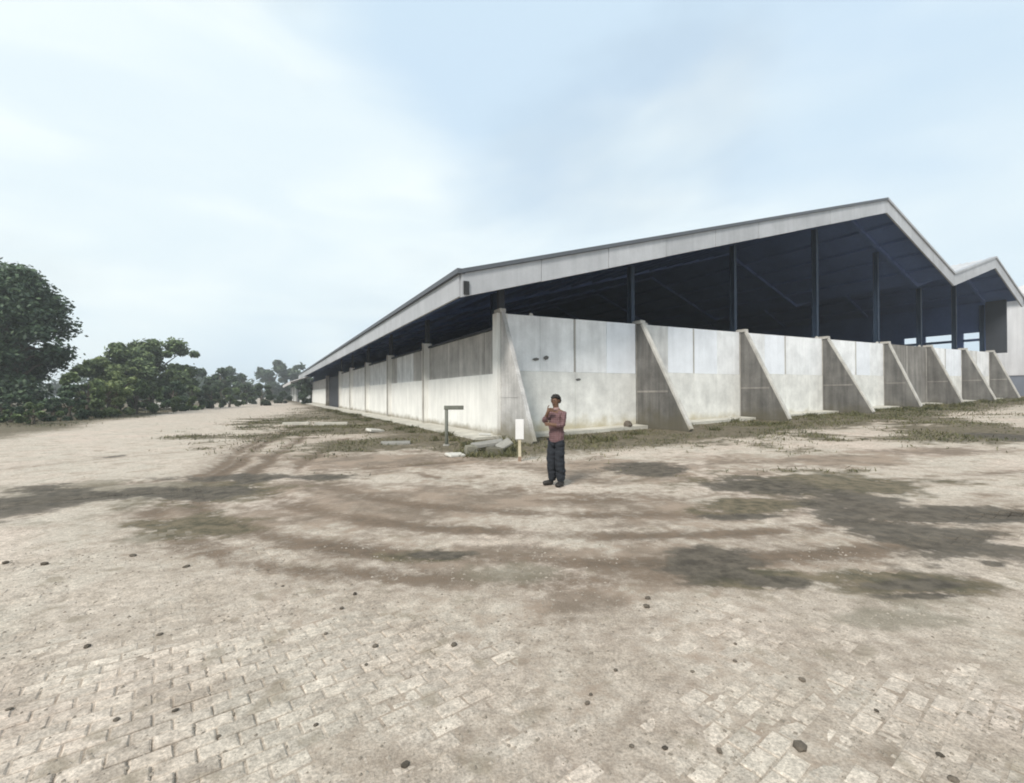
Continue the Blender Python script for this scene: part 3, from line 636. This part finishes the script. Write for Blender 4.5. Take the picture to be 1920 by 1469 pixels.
tree('broadleaf_tree', 'dark tree at the left margin close behind the tallest tree', -90, 775, 40, 300, 240, 40, 24000, .19, 'leaf_dark', 4, base_frac=.12)
tree('spreading_tree', 'round spreading green tree to the right of the tallest tree', 282, 762, 56, 138, 190, 46, 26000, .20, 'leaf_mid', 5, base_frac=.20)
tree('small_tree', 'pale green tree between the tallest tree and the round spreading tree', 205, 765, 50, 105, 120, 26, 14000, .17, 'leaf_pale', 6, base_frac=.15)
tree('small_tree', 'small dark tree just right of the round spreading tree', 415, 756, 80, 72, 62, 18, 8000, .24, 'leaf_far', 7, base_frac=.15)
tree('small_tree', 'low dark tree in the gap left of the shed', 460, 756, 100, 55, 60, 14, 3000, .36, 'leaf_far', 8, base_frac=.1)
tree('small_tree', 'leafy dark tree beside the far shed roof', 510, 757, 168, 78, 82, 24, 9000, .5, 'leaf_far', 9, base_frac=.1)
tree('small_tree', 'dark tree behind the far shed roof', 555, 757, 175, 72, 60, 18, 3000, .7, 'leaf_far', 10, base_frac=.1)
tree('small_tree', 'dark tree right behind the small dark tree by the round tree', 432, 756, 120, 66, 70, 18, 6000, .4, 'leaf_far', 13, base_frac=.08)
tree('small_tree', 'tree with thin crown behind the white wall', 360, 757, 90, 80, 80, 18, 3600, .4, 'leaf_far', 12, base_frac=.15)
# shrubs: a low hedge of separate bushes at the lot edge
for k, (px, py, Y, h_, w_, lm, lab) in enumerate([
    (20, 789, 29, 52, 120, 'leaf_dark', 'dark rounded bush at the left edge under the tallest tree'),
    (100, 786, 30, 46, 90, 'leaf_dark', 'low dark bush under the right side of the tallest tree'),
    (160, 781, 34, 90, 95, 'leaf_mid', 'green bush right of the low dark bush under the tallest tree'),
    (222, 777, 38, 84, 95, 'leaf_pale', 'bright green bush in front of the pale green tree'),
    (290, 771, 44, 52, 85, 'leaf_mid', 'bush at the left foot of the round spreading tree'),
    (362, 767, 52, 50, 75, 'leaf_mid', 'bush at the right foot of the round spreading tree'),
    (490, 764, 75, 40, 50, 'leaf_far', 'small bush at the foot of the leafy tree by the shed'),
    (571, 765, 88, 50, 26, 'leaf_dark', 'narrow dark bush in the gap at the end of the warehouse'),
    (430, 763, 66, 40, 66, 'leaf_mid', 'green bush under the two small dark trees right of the round tree'),
    (398, 765, 58, 46, 66, 'leaf_far', 'dark bush left of the green bush under the small dark trees'),
    (462, 763, 88, 40, 54, 'leaf_far', 'dark bush in front of the far white wall'),
    (62, 789, 27, 40, 90, 'leaf_mid', 'low green bush in front of the tallest tree'),
    (130, 784, 32, 66, 84, 'leaf_dark', 'tall dark bush at the right foot of the tallest tree'),
    (255, 774, 42, 66, 80, 'leaf_mid', 'bush between the bright green bush and the round tree'),
    (325, 769, 48, 56, 70, 'leaf_dark', 'dark bush under the middle of the round spreading tree'),
    (195, 779, 36, 76, 80, 'leaf_pale', 'pale green bush just left of the bright green bush'),
    (528, 764, 95, 22, 34, 'leaf_far', 'low bush left of the small white shed')]):
    tree('bush', lab, px, py, Y, h_, w_, 14, 6500, .10*Y/35+.03, lm, 40+k, cat='bush', base_frac=.05)
# distant wood closing the horizon
cent, rads = [], []; r_ = random.Random(5)
for k in range(420):
    a_ = R(r_.uniform(10, 170)); d_ = r_.uniform(190, 260); cent.append((d_*math.cos(a_), d_*math.sin(a_), r_.uniform(1, 7))); rads.append(r_.uniform(3, 5.5))
P, ti = leaves(cent, rads, 26000, 1.0, 77); o = quads('distant_wood', P, 'leaf_far', None, ti); tag(o, 'far belt of dark trees along the horizon', 'wood', kind='stuff')

# ------------------------------------------------------------------ grass and gravel
def scatter(n, x0, x1, y0, y1): return rng.uniform(x0, x1, n), rng.uniform(y0, y1, n)
bx_, by_ = [], []
for (n, x0, x1, y0, y1) in ((150000, -16, 26, 9, 32), (60000, -45, 2, 24, 62), (30000, 15, 42, 18, 40)):
    x, y = scatter(n, x0, x1, y0, y1); g_ = yard(x, y); u, v = uv_of(x, y)
    dens = np.maximum(g_[2]*sstep(.30, .62, fbm(x*.8, y*.8, 91, 3)), .25*mask(x, y, MOSS, 41))*(1-.8*g_[1])
    ok = (rng.random(n) < dens*1.1) & ~((u > -1.1) & (v > -.75)) & (np.abs(x) < 1.25*y)
    bx_.append(x[ok]); by_.append(y[ok])
# tufts at the wall foot and between blocks
tall_ = []; n_plain = sum(len(q) for q in bx_)
for k in range(112):
    if k >= 90: g_ = gp(random.uniform(865, 965), random.uniform(836, 858)); x, y = g_[0], g_[1]
    elif k < 60: u = random.uniform(-1, 44); x, y = bw(u, random.uniform(-3.4, -.9))
    else: x, y = bw(random.uniform(-2.4, -1.15), random.uniform(-1.5, 40))
    m_ = random.randint(40, 130); tall_.append(m_); bx_.append(x + rng.normal(0, .14, m_)); by_.append(y + rng.normal(0, .14, m_))
bx_ = np.concatenate(bx_); by_ = np.concatenate(by_)
tallf = np.concatenate([np.ones(n_plain), np.full(len(bx_)-n_plain, 2.1)]); u, v = uv_of(bx_, by_); keep = ~((u > -1.12) & (v > -.72)); bx_, by_, tallf = bx_[keep], by_[keep], tallf[keep]
n = len(bx_); bz_ = zsand(bx_, by_)-.01; dd = np.hypot(bx_, by_)
hgt = (.03 + .08*rng.random(n)**2)*(.6+.8*fbm(bx_*.5, by_*.5, 95, 2))*tallf; an = rng.uniform(0, 2*math.pi, n); wd = .007 + .00045*dd
ln = rng.normal(0, .55, (n, 2))*hgt[:, None]
ax = np.cos(an)*wd; ay = np.sin(an)*wd
P = np.stack([np.stack([bx_-ax, by_-ay, bz_], -1), np.stack([bx_+ax, by_+ay, bz_], -1),
              np.stack([bx_+ax*.6+ln[:, 0]*.6, by_+ay*.6+ln[:, 1]*.6, bz_+hgt*.7], -1), np.stack([bx_+ln[:, 0], by_+ln[:, 1], bz_+hgt], -1)], 1)
o = quads('grass', P, 'grass', None, np.clip(.45+.28*rng.normal(size=n) + .5*(fbm(bx_*.3, by_*.3, 97, 2)-.5), 0, 1)); tag(o, 'patchy short dry grass along the walls and yard edge', 'grass', kind='stuff')
# gravel crumbs
n = 14000; x = rng.uniform(-1.3, 1.3, n); y = 1.7 + 3.4*rng.random(n)**1.2; x = x*y; kp = yard(x, y)[1] < .04; x, y = x[kp], y[kp]; n = len(x)
s = (.003 + .011*rng.random(n)**4)*(1+.05*y); z = np.maximum(zsand(x, y), zbase(x, y)-.004*(y < 8))
vv = np.array([(1,0,0),(0,1,0),(-1,0,0),(0,-1,0),(0,0,.7)]); P5 = np.stack([x, y, z-.001], -1)[:, None] + (vv[None]*(.7+.6*rng.random((n, 5, 1))))*s[:, None, None]
me = bpy.data.meshes.new('gravel'); fcs = []
for k in range(n): b_ = 5*k; fcs += [(b_, b_+1, b_+4), (b_+1, b_+2, b_+4), (b_+2, b_+3, b_+4), (b_+3, b_, b_+4)]
me.from_pydata(P5.reshape(-1, 3).tolist(), [], fcs); me.update()
me.attributes.new('tint', 'FLOAT', 'POINT').data.foreach_set('value', np.repeat(rng.random(n)*.42, 5).astype(np.float32))
M['gravel'] = leafmat('gravel_crumbs', (.17, .145, .115), (.60, .53, .45)); o = link('gravel', me, 'gravel'); tag(o, 'loose crumbs of grit scattered over the paving', 'gravel', kind='stuff')

# ------------------------------------------------------------------ stones
def lump(r, seed, flat=.6, sub=2):
    bm = bmesh.new(); bmesh.ops.create_icosphere(bm, subdivisions=sub, radius=1); rr = random.Random(seed)
    o1 = [Vector((rr.gauss(0, 1), rr.gauss(0, 1), rr.gauss(0, 1))).normalized() for _ in range(7)]; a1 = [rr.uniform(-.28, .22) for _ in o1]
    for v in bm.verts:
        n_ = v.co.normalized(); k = 1 + sum(a*max(0, n_.dot(q))**3 for a, q in zip(a1, o1)) + rr.uniform(-.14, .14)
        v.co = Vector((n_.x*k*r, n_.y*k*r*.85, n_.z*k*r*flat))
    me = bpy.data.meshes.new('stone'); bm.to_mesh(me); bm.free(); return me
ST = [(165,1211,9),(300,1189,7),(703,1210,9),(850,1208,8),(686,1245,6),(610,1187,5),(665,1113,7),(530,1099,5),(1495,1397,16),(1499,1273,8),(1213,1121,8),(1210,1136,9),(1152,1255,6),(1295,1258,6),(1105,1300,5),(1099,1316,6),(1181,1396,7),(1243,1400,7),(1345,1405,8),(1757,1413,8),(1780,1458,12),(758,1431,10),(592,1357,7),(12,1055,8),(85,1057,9),(250,1042,9),(20,1328,8),(220,1348,8),(330,1330,8),(410,1378,6),(1376,1206,5),(1375,1238,5),(1638,1330,6),(350,1062,8),(640,1140,6)]
for k, (px, py, r) in enumerate(ST):
    x, y, z = gp(px, py); me = lump(r/F*math.hypot(y, EYE)*.68, 100+k, .45 if k % 3 else .6, 1 + k % 2); o = link('stone', me, 'stone', None, (x, y, z+r/F*y*.10), False); o.rotation_euler[2] = random.uniform(0, 6)
    if k == 8: tag(o, 'largest dark round stone at the lower right of the paving', 'stone', 'stones on the paving')
    else: tag(o, 'small dark stone lying loose on the pale paving', 'stone', 'stones on the paving')

# ------------------------------------------------------------------ rubble, post, stake, bag
def slab(name, label, px, py, L_, W_, T_, rot, m, seed, lift=0., cat='slab'):
    x, y, z = gp(px, py); rr = random.Random(seed); j = lambda a: a*rr.uniform(.82, 1.12)
    b = [(-j(L_)/2, -j(W_)/2, 0), (j(L_)/2, -j(W_)/2, 0), (j(L_)/2, j(W_)/2, 0), (-j(L_)/2, j(W_)/2, 0)]
    t_ = [(p[0]*.96, p[1]*.95, T_*rr.uniform(.9, 1.1)) for p in b]
    o = MB().hexa(b, t_).build(name, m, None, (x, y, z+lift), bevel=min(.02, T_*.2)); o.rotation_euler = rot
    return tag(o, label, cat)
slab('concrete_slab', 'white flat slab lying on the ground left of the rubble heap', 853, 857, .48, .28, .07, (.12, .05, .6), 'rub_w', 1, .02)
slab('concrete_slab', 'grey concrete slab lying across the rubble heap at the corner', 915, 846, .95, .45, .11, (.10, -.10, .25), 'rub_g', 2, .16)
slab('concrete_slab', 'thin pale slab on top of the rubble heap', 908, 838, .42, .22, .05, (.05, .06, .2), 'rub_w', 3, .36)
slab('concrete_slab', 'tilted grey plate at the right end of the rubble heap', 947, 850, .45, .35, .07, (.5, -.55, .2), 'rub_g', 4, .22)
slab('concrete_block', 'greenish block at the left end of the rubble heap', 880, 854, .32, .3, .26, (.1, .1, .4), 'rub_gg', 5, 0, 'block')
slab('concrete_block', 'dark block under the middle of the rubble heap', 930, 852, .5, .35, .2, (0, .08, -.3), 'buttress', 6, -.02, 'block')
slab('concrete_slab', 'pale broken slab in the grass along the side wall', 702, 811, .75, .5, .12, (.10, .12, .9), 'rub_w', 7, .03)
slab('concrete_slab', 'flat grey slab lying in the grass nearer the yard', 745, 833, 1.0, .5, .08, (.05, 0, .2), 'rub_g', 8, .0)
x, y, z = gp(1177, 806); o = link('dark_stone', lump(.17, 991, .95), 'stone', None, (x, y, z+.20), False); tag(o, 'dark rough stone at the foot of the front wall beside the first tall buttress', 'stone')
for k, (x0, x1, yy, lab) in enumerate(((530, 580, 797, 'pale concrete kerb piece in the verge, the left one'), (590, 652, 797, 'pale concrete kerb piece in the verge, the right one'))):
    a = Vector(gp(x0, yy)); b = Vector(gp(x1, yy-1)); d = (b-a); L_ = d.length
    o = MB().box(-L_/2, L_/2, -.14, .14, -.1, .13).build('concrete_kerb', 'apron', None, (a+b)/2, bevel=.02); o.rotation_euler[2] = math.atan2(d.y, d.x); tag(o, lab, 'kerb')
x, y, z = gp(837, 836); o = empty('pipe_post', (x, y, z)); tag(o, 'bent grey steel pipe post with horizontal arm before the side wall', 'post')
zt = at(837, 765, y)[2]-z; al = 32/F*y
MB().tube([(0, 0, -.3), (0, 0, zt-.02)], .055, 10).build('upright', 'post', o, smooth=True)
MB().box(-.07, al, -.06, .06, zt-.06, zt+.07).build('arm', 'post', o, bevel=.012)
MB().tube([(0, 0, -.02), (0, 0, .05)], [.13, .10], 10).build('footing', 'rub_g', o)
x, y, z = gp(974, 866); o = empty('marker_stake', (x, y, z)); tag(o, 'white board on a thin pale stake standing in front of the warehouse corner', 'sign')
MB().box(-.035, .035, -.02, .02, .12, .80).build('stake', 'stake', o, bevel=.004)
MB().box(-.04, .04, -.025, .025, -.2, .12).build('painted_foot', 'red', o, bevel=.004)
MB().box(-.10, .10, -.045, -.021, .54, 1.02).build('board', 'sign', o, bevel=.006)

# ------------------------------------------------------------------ person
def skin_mesh(name, joints, edges, m, parent, root=0, sub=2, smooth=True, folds=0):
    me = bpy.data.meshes.new(name); me.from_pydata([j[0] for j in joints], edges, []); me.update()
    o = bpy.data.objects.new(name, me); COL.objects.link(o)
    md = o.modifiers.new('skin', 'SKIN'); md.use_smooth_shade = True; md.branch_smoothing = .3
    if not me.skin_vertices: me.attributes
    for k, j in enumerate(joints):
        r = j[1]; me.skin_vertices[0].data[k].radius = r if isinstance(r, tuple) else (r, r); me.skin_vertices[0].data[k].use_root = (k == root)
    s_ = o.modifiers.new('sub', 'SUBSURF'); s_.levels = sub; s_.render_levels = sub
    dg = bpy.context.evaluated_depsgraph_get(); dg.update(); ev = bpy.data.meshes.new_from_object(o.evaluated_get(dg))
    bpy.data.objects.remove(o); ev.name = name
    if folds:
        ev.update(); co = np.empty(len(ev.vertices)*3); ev.vertices.foreach_get('co', co); co = co.reshape(-1, 3); nn = np.empty(len(ev.vertices)*3); ev.vertices.foreach_get('normal', nn); nn = nn.reshape(-1, 3)
        f_ = fbm(co[:, 0]*9+co[:, 2]*13, co[:, 1]*9-co[:, 2]*16, 7, 3)-.5; co += nn*(folds*f_)[:, None]; ev.vertices.foreach_set('co', co.ravel()); ev.update()
    return link(name, ev, m, parent, None, smooth)
x, y, z = gp(1043, 911); per = empty('person', (x, y, z), R(-36)); per.scale = (.92, .93, .965); tag(per, 'person in maroon checked shirt and dark trousers standing with one hand raised to chin', 'person')
# figure faces -Y; local X: viewer's right. One continuous body mesh, clothes over it
J = [((0, 0, .90), (.12, .09)),            #0 pelvis
     ((0, .005, 1.08), (.12, .085)), ((0, .01, 1.27), (.135, .09)), ((0, .015, 1.36), (.09, .07)),      #1 waist 2 chest 3 upper chest
     ((0, -.005, 1.43), .052), ((-.005, -.02, 1.485), .06), ((-.008, -.03, 1.56), (.078, .095)), ((-.008, -.02, 1.625), (.055, .065)),   #4 neck 5 jaw 6 head 7 crown
     ((-.145, .01, 1.34), .05), ((-.20, -.11, 1.165), .04), ((-.075, -.20, 1.34), .034), ((-.045, -.205, 1.40), .03),      #8 shoulder 9 elbow 10 wrist 11 palm (viewer left)
     ((.145, .01, 1.34), .05), ((.178, -.05, 1.11), .04), ((.05, -.215, 1.13), .034), ((-.02, -.235, 1.14), .03),   #12..15
     ((-.09, 0, .86), .085), ((-.105, -.05, .47), .058), ((-.12, .03, .09), .034), ((-.18, -.05, .035), .02),   #16 hip 17 knee 18 ankle 19 toe
     ((.09, 0, .86), .085), ((.105, -.03, .47), .058), ((.095, .035, .09), .034), ((.10, -.11, .035), .02)]
E = [(0,1),(1,2),(2,3),(3,4),(4,5),(5,6),(6,7),(3,8),(8,9),(9,10),(10,11),(3,12),(12,13),(13,14),(14,15),(0,16),(16,17),(17,18),(18,19),(0,20),(20,21),(21,22),(22,23)]
# fingers and thumbs
def hand(idx, dirx, J, E):
    w = Vector(J[idx][0]); b = len(J)
    for k in range(4):
        up = .026-.0165*k; ln_ = (.075, .085, .08, .062)[k]
        a = w + Vector((dirx*.025, -.008, up)); c_ = a + Vector((dirx*ln_*.55, -.010, .002)); d_ = c_ + Vector((dirx*ln_*.42, .022, -.006))
        J += [(tuple(a), .0095), (tuple(c_), .0088), (tuple(d_), .0072)]; E += [(idx, b), (b, b+1), (b+1, b+2)]; b += 3
    a = w + Vector((-dirx*.015, -.01, .034)); c_ = a + Vector((dirx*.022, -.012, .03)); d_ = c_ + Vector((dirx*.02, .004, .018))
    J += [(tuple(a), .011), (tuple(c_), .010), (tuple(d_), .008)]; E += [(idx, b), (b, b+1), (b+1, b+2)]
hand(11, 1, J, E); hand(15, -1, J, E)
body = skin_mesh('body', J, E, 'skin', per)
# face details
MB().tube([(-.010, -.118, 1.575), (-.012, -.135, 1.545), (-.012, -.124, 1.535)], [.008, .015, .010], 6).build('nose', 'skin', per, smooth=True)
for s_ in (-1, 1):
    o = link('eye', lump(.012, 1, .8, 1), 'black', per, (-.010+s_*.030, -.112, 1.572), True)
    o = link('ear', lump(.026, 2, 1.3, 1), 'skin', per, (-.008+s_*.082, -.02, 1.555), True); o.scale = (.45, .8, 1)
MB().box(-.034, .014, -.112, -.104, 1.512, 1.518).build('mouth', 'collar', per)
sk = [((0, .0, .79), (.168, .12)), ((0, .0, .95), (.165, .125)), ((0, .0, 1.12), (.158, .12)), ((0, .01, 1.27), (.155, .112)), ((0, .012, 1.37), (.10, .08)), ((0, .005, 1.405), (.062, .06)),
      ((-.148, .01, 1.335), .066), ((-.205, -.11, 1.165), .056), ((-.11, -.185, 1.29), .047),
      ((.148, .01, 1.335), .066), ((.185, -.05, 1.11), .056), ((.09, -.185, 1.12), .050)]
skin_mesh('shirt', sk, [(0,1),(1,2),(2,3),(3,4),(4,5),(4,6),(6,7),(7,8),(4,9),(9,10),(10,11)], 'shirt', per, root=1, sub=3, folds=.035)
MB().tube([(0, .0, 1.385), (0, -.003, 1.42), (0, -.008, 1.445)], [.070, .062, .056], 12).build('collar', 'collar', per, smooth=True)
tk = [((0, 0, .90), (.135, .105)), ((-.08, 0, .80), .105), ((-.088, -.05, .47), .096), ((-.105, .015, .20), .088), ((-.108, .02, .055), .086),
      ((.08, 0, .80), .105), ((.088, -.03, .47), .098), ((.086, .02, .20), .090), ((.086, .025, .05), .09)]
skin_mesh('trousers', tk, [(0,1),(1,2),(2,3),(3,4),(0,5),(5,6),(6,7),(7,8)], 'trouser', per, sub=3, folds=.045)
skin_mesh('shoe', [((-.108, .07, .055), (.058, .058)), ((-.16, -.03, .05), (.062, .052)), ((-.25, -.11, .036), (.056, .038))], [(0,1),(1,2)], 'shoe', per)
skin_mesh('shoe', [((.092, .075, .055), (.058, .058)), ((.10, -.06, .05), (.062, .052)), ((.105, -.18, .036), (.056, .038))], [(0,1),(1,2)], 'shoe', per)
# hair: bushy cap
bm = bmesh.new(); bmesh.ops.create_icosphere(bm, subdivisions=4, radius=1)
for v in bm.verts:
    n_ = v.co.normalized(); k = 1 + .10*math.sin(17*n_.x+3)*math.sin(15*n_.y)*math.sin(19*n_.z+1) + random.uniform(-.06, .06)
    v.co = Vector((-.008 + n_.x*.100*k, -.006 + n_.y*.114*k, 1.575 + n_.z*.108*k))
bmesh.ops.delete(bm, geom=[v for v in bm.verts if (v.co.y < -.03 and v.co.z < 1.612 + .012*math.sin(60*v.co.x)) or v.co.z < 1.505 + .012*math.sin(50*v.co.x)], context='VERTS')
me = bpy.data.meshes.new('hair'); bm.to_mesh(me); bm.free(); link('hair', me, 'hair', per, None, True)

# ------------------------------------------------------------------ haze
hz = MB().box(-500, 500, -500, 500, -1.5, 15.2).build('haze', None); hm = bpy.data.materials.new('haze'); hm.use_nodes = True  # thin haze volume, also added to lift the darks of trees and interior
ht = hm.node_tree; ht.nodes.clear(); ho = ht.nodes.new('ShaderNodeOutputMaterial'); pv = ht.nodes.new('ShaderNodeVolumePrincipled')
pv.inputs['Density'].default_value = .0013; pv.inputs['Color'].default_value = (.95, .98, 1, 1); pv.inputs['Anisotropy'].default_value = .2
ht.links.new(pv.outputs['Volume'], ho.inputs['Volume']); hz.data.materials.append(hm); hz['kind'] = 'stuff'; hz['label'] = 'pale haze over the yard that also lifts the dark tones'
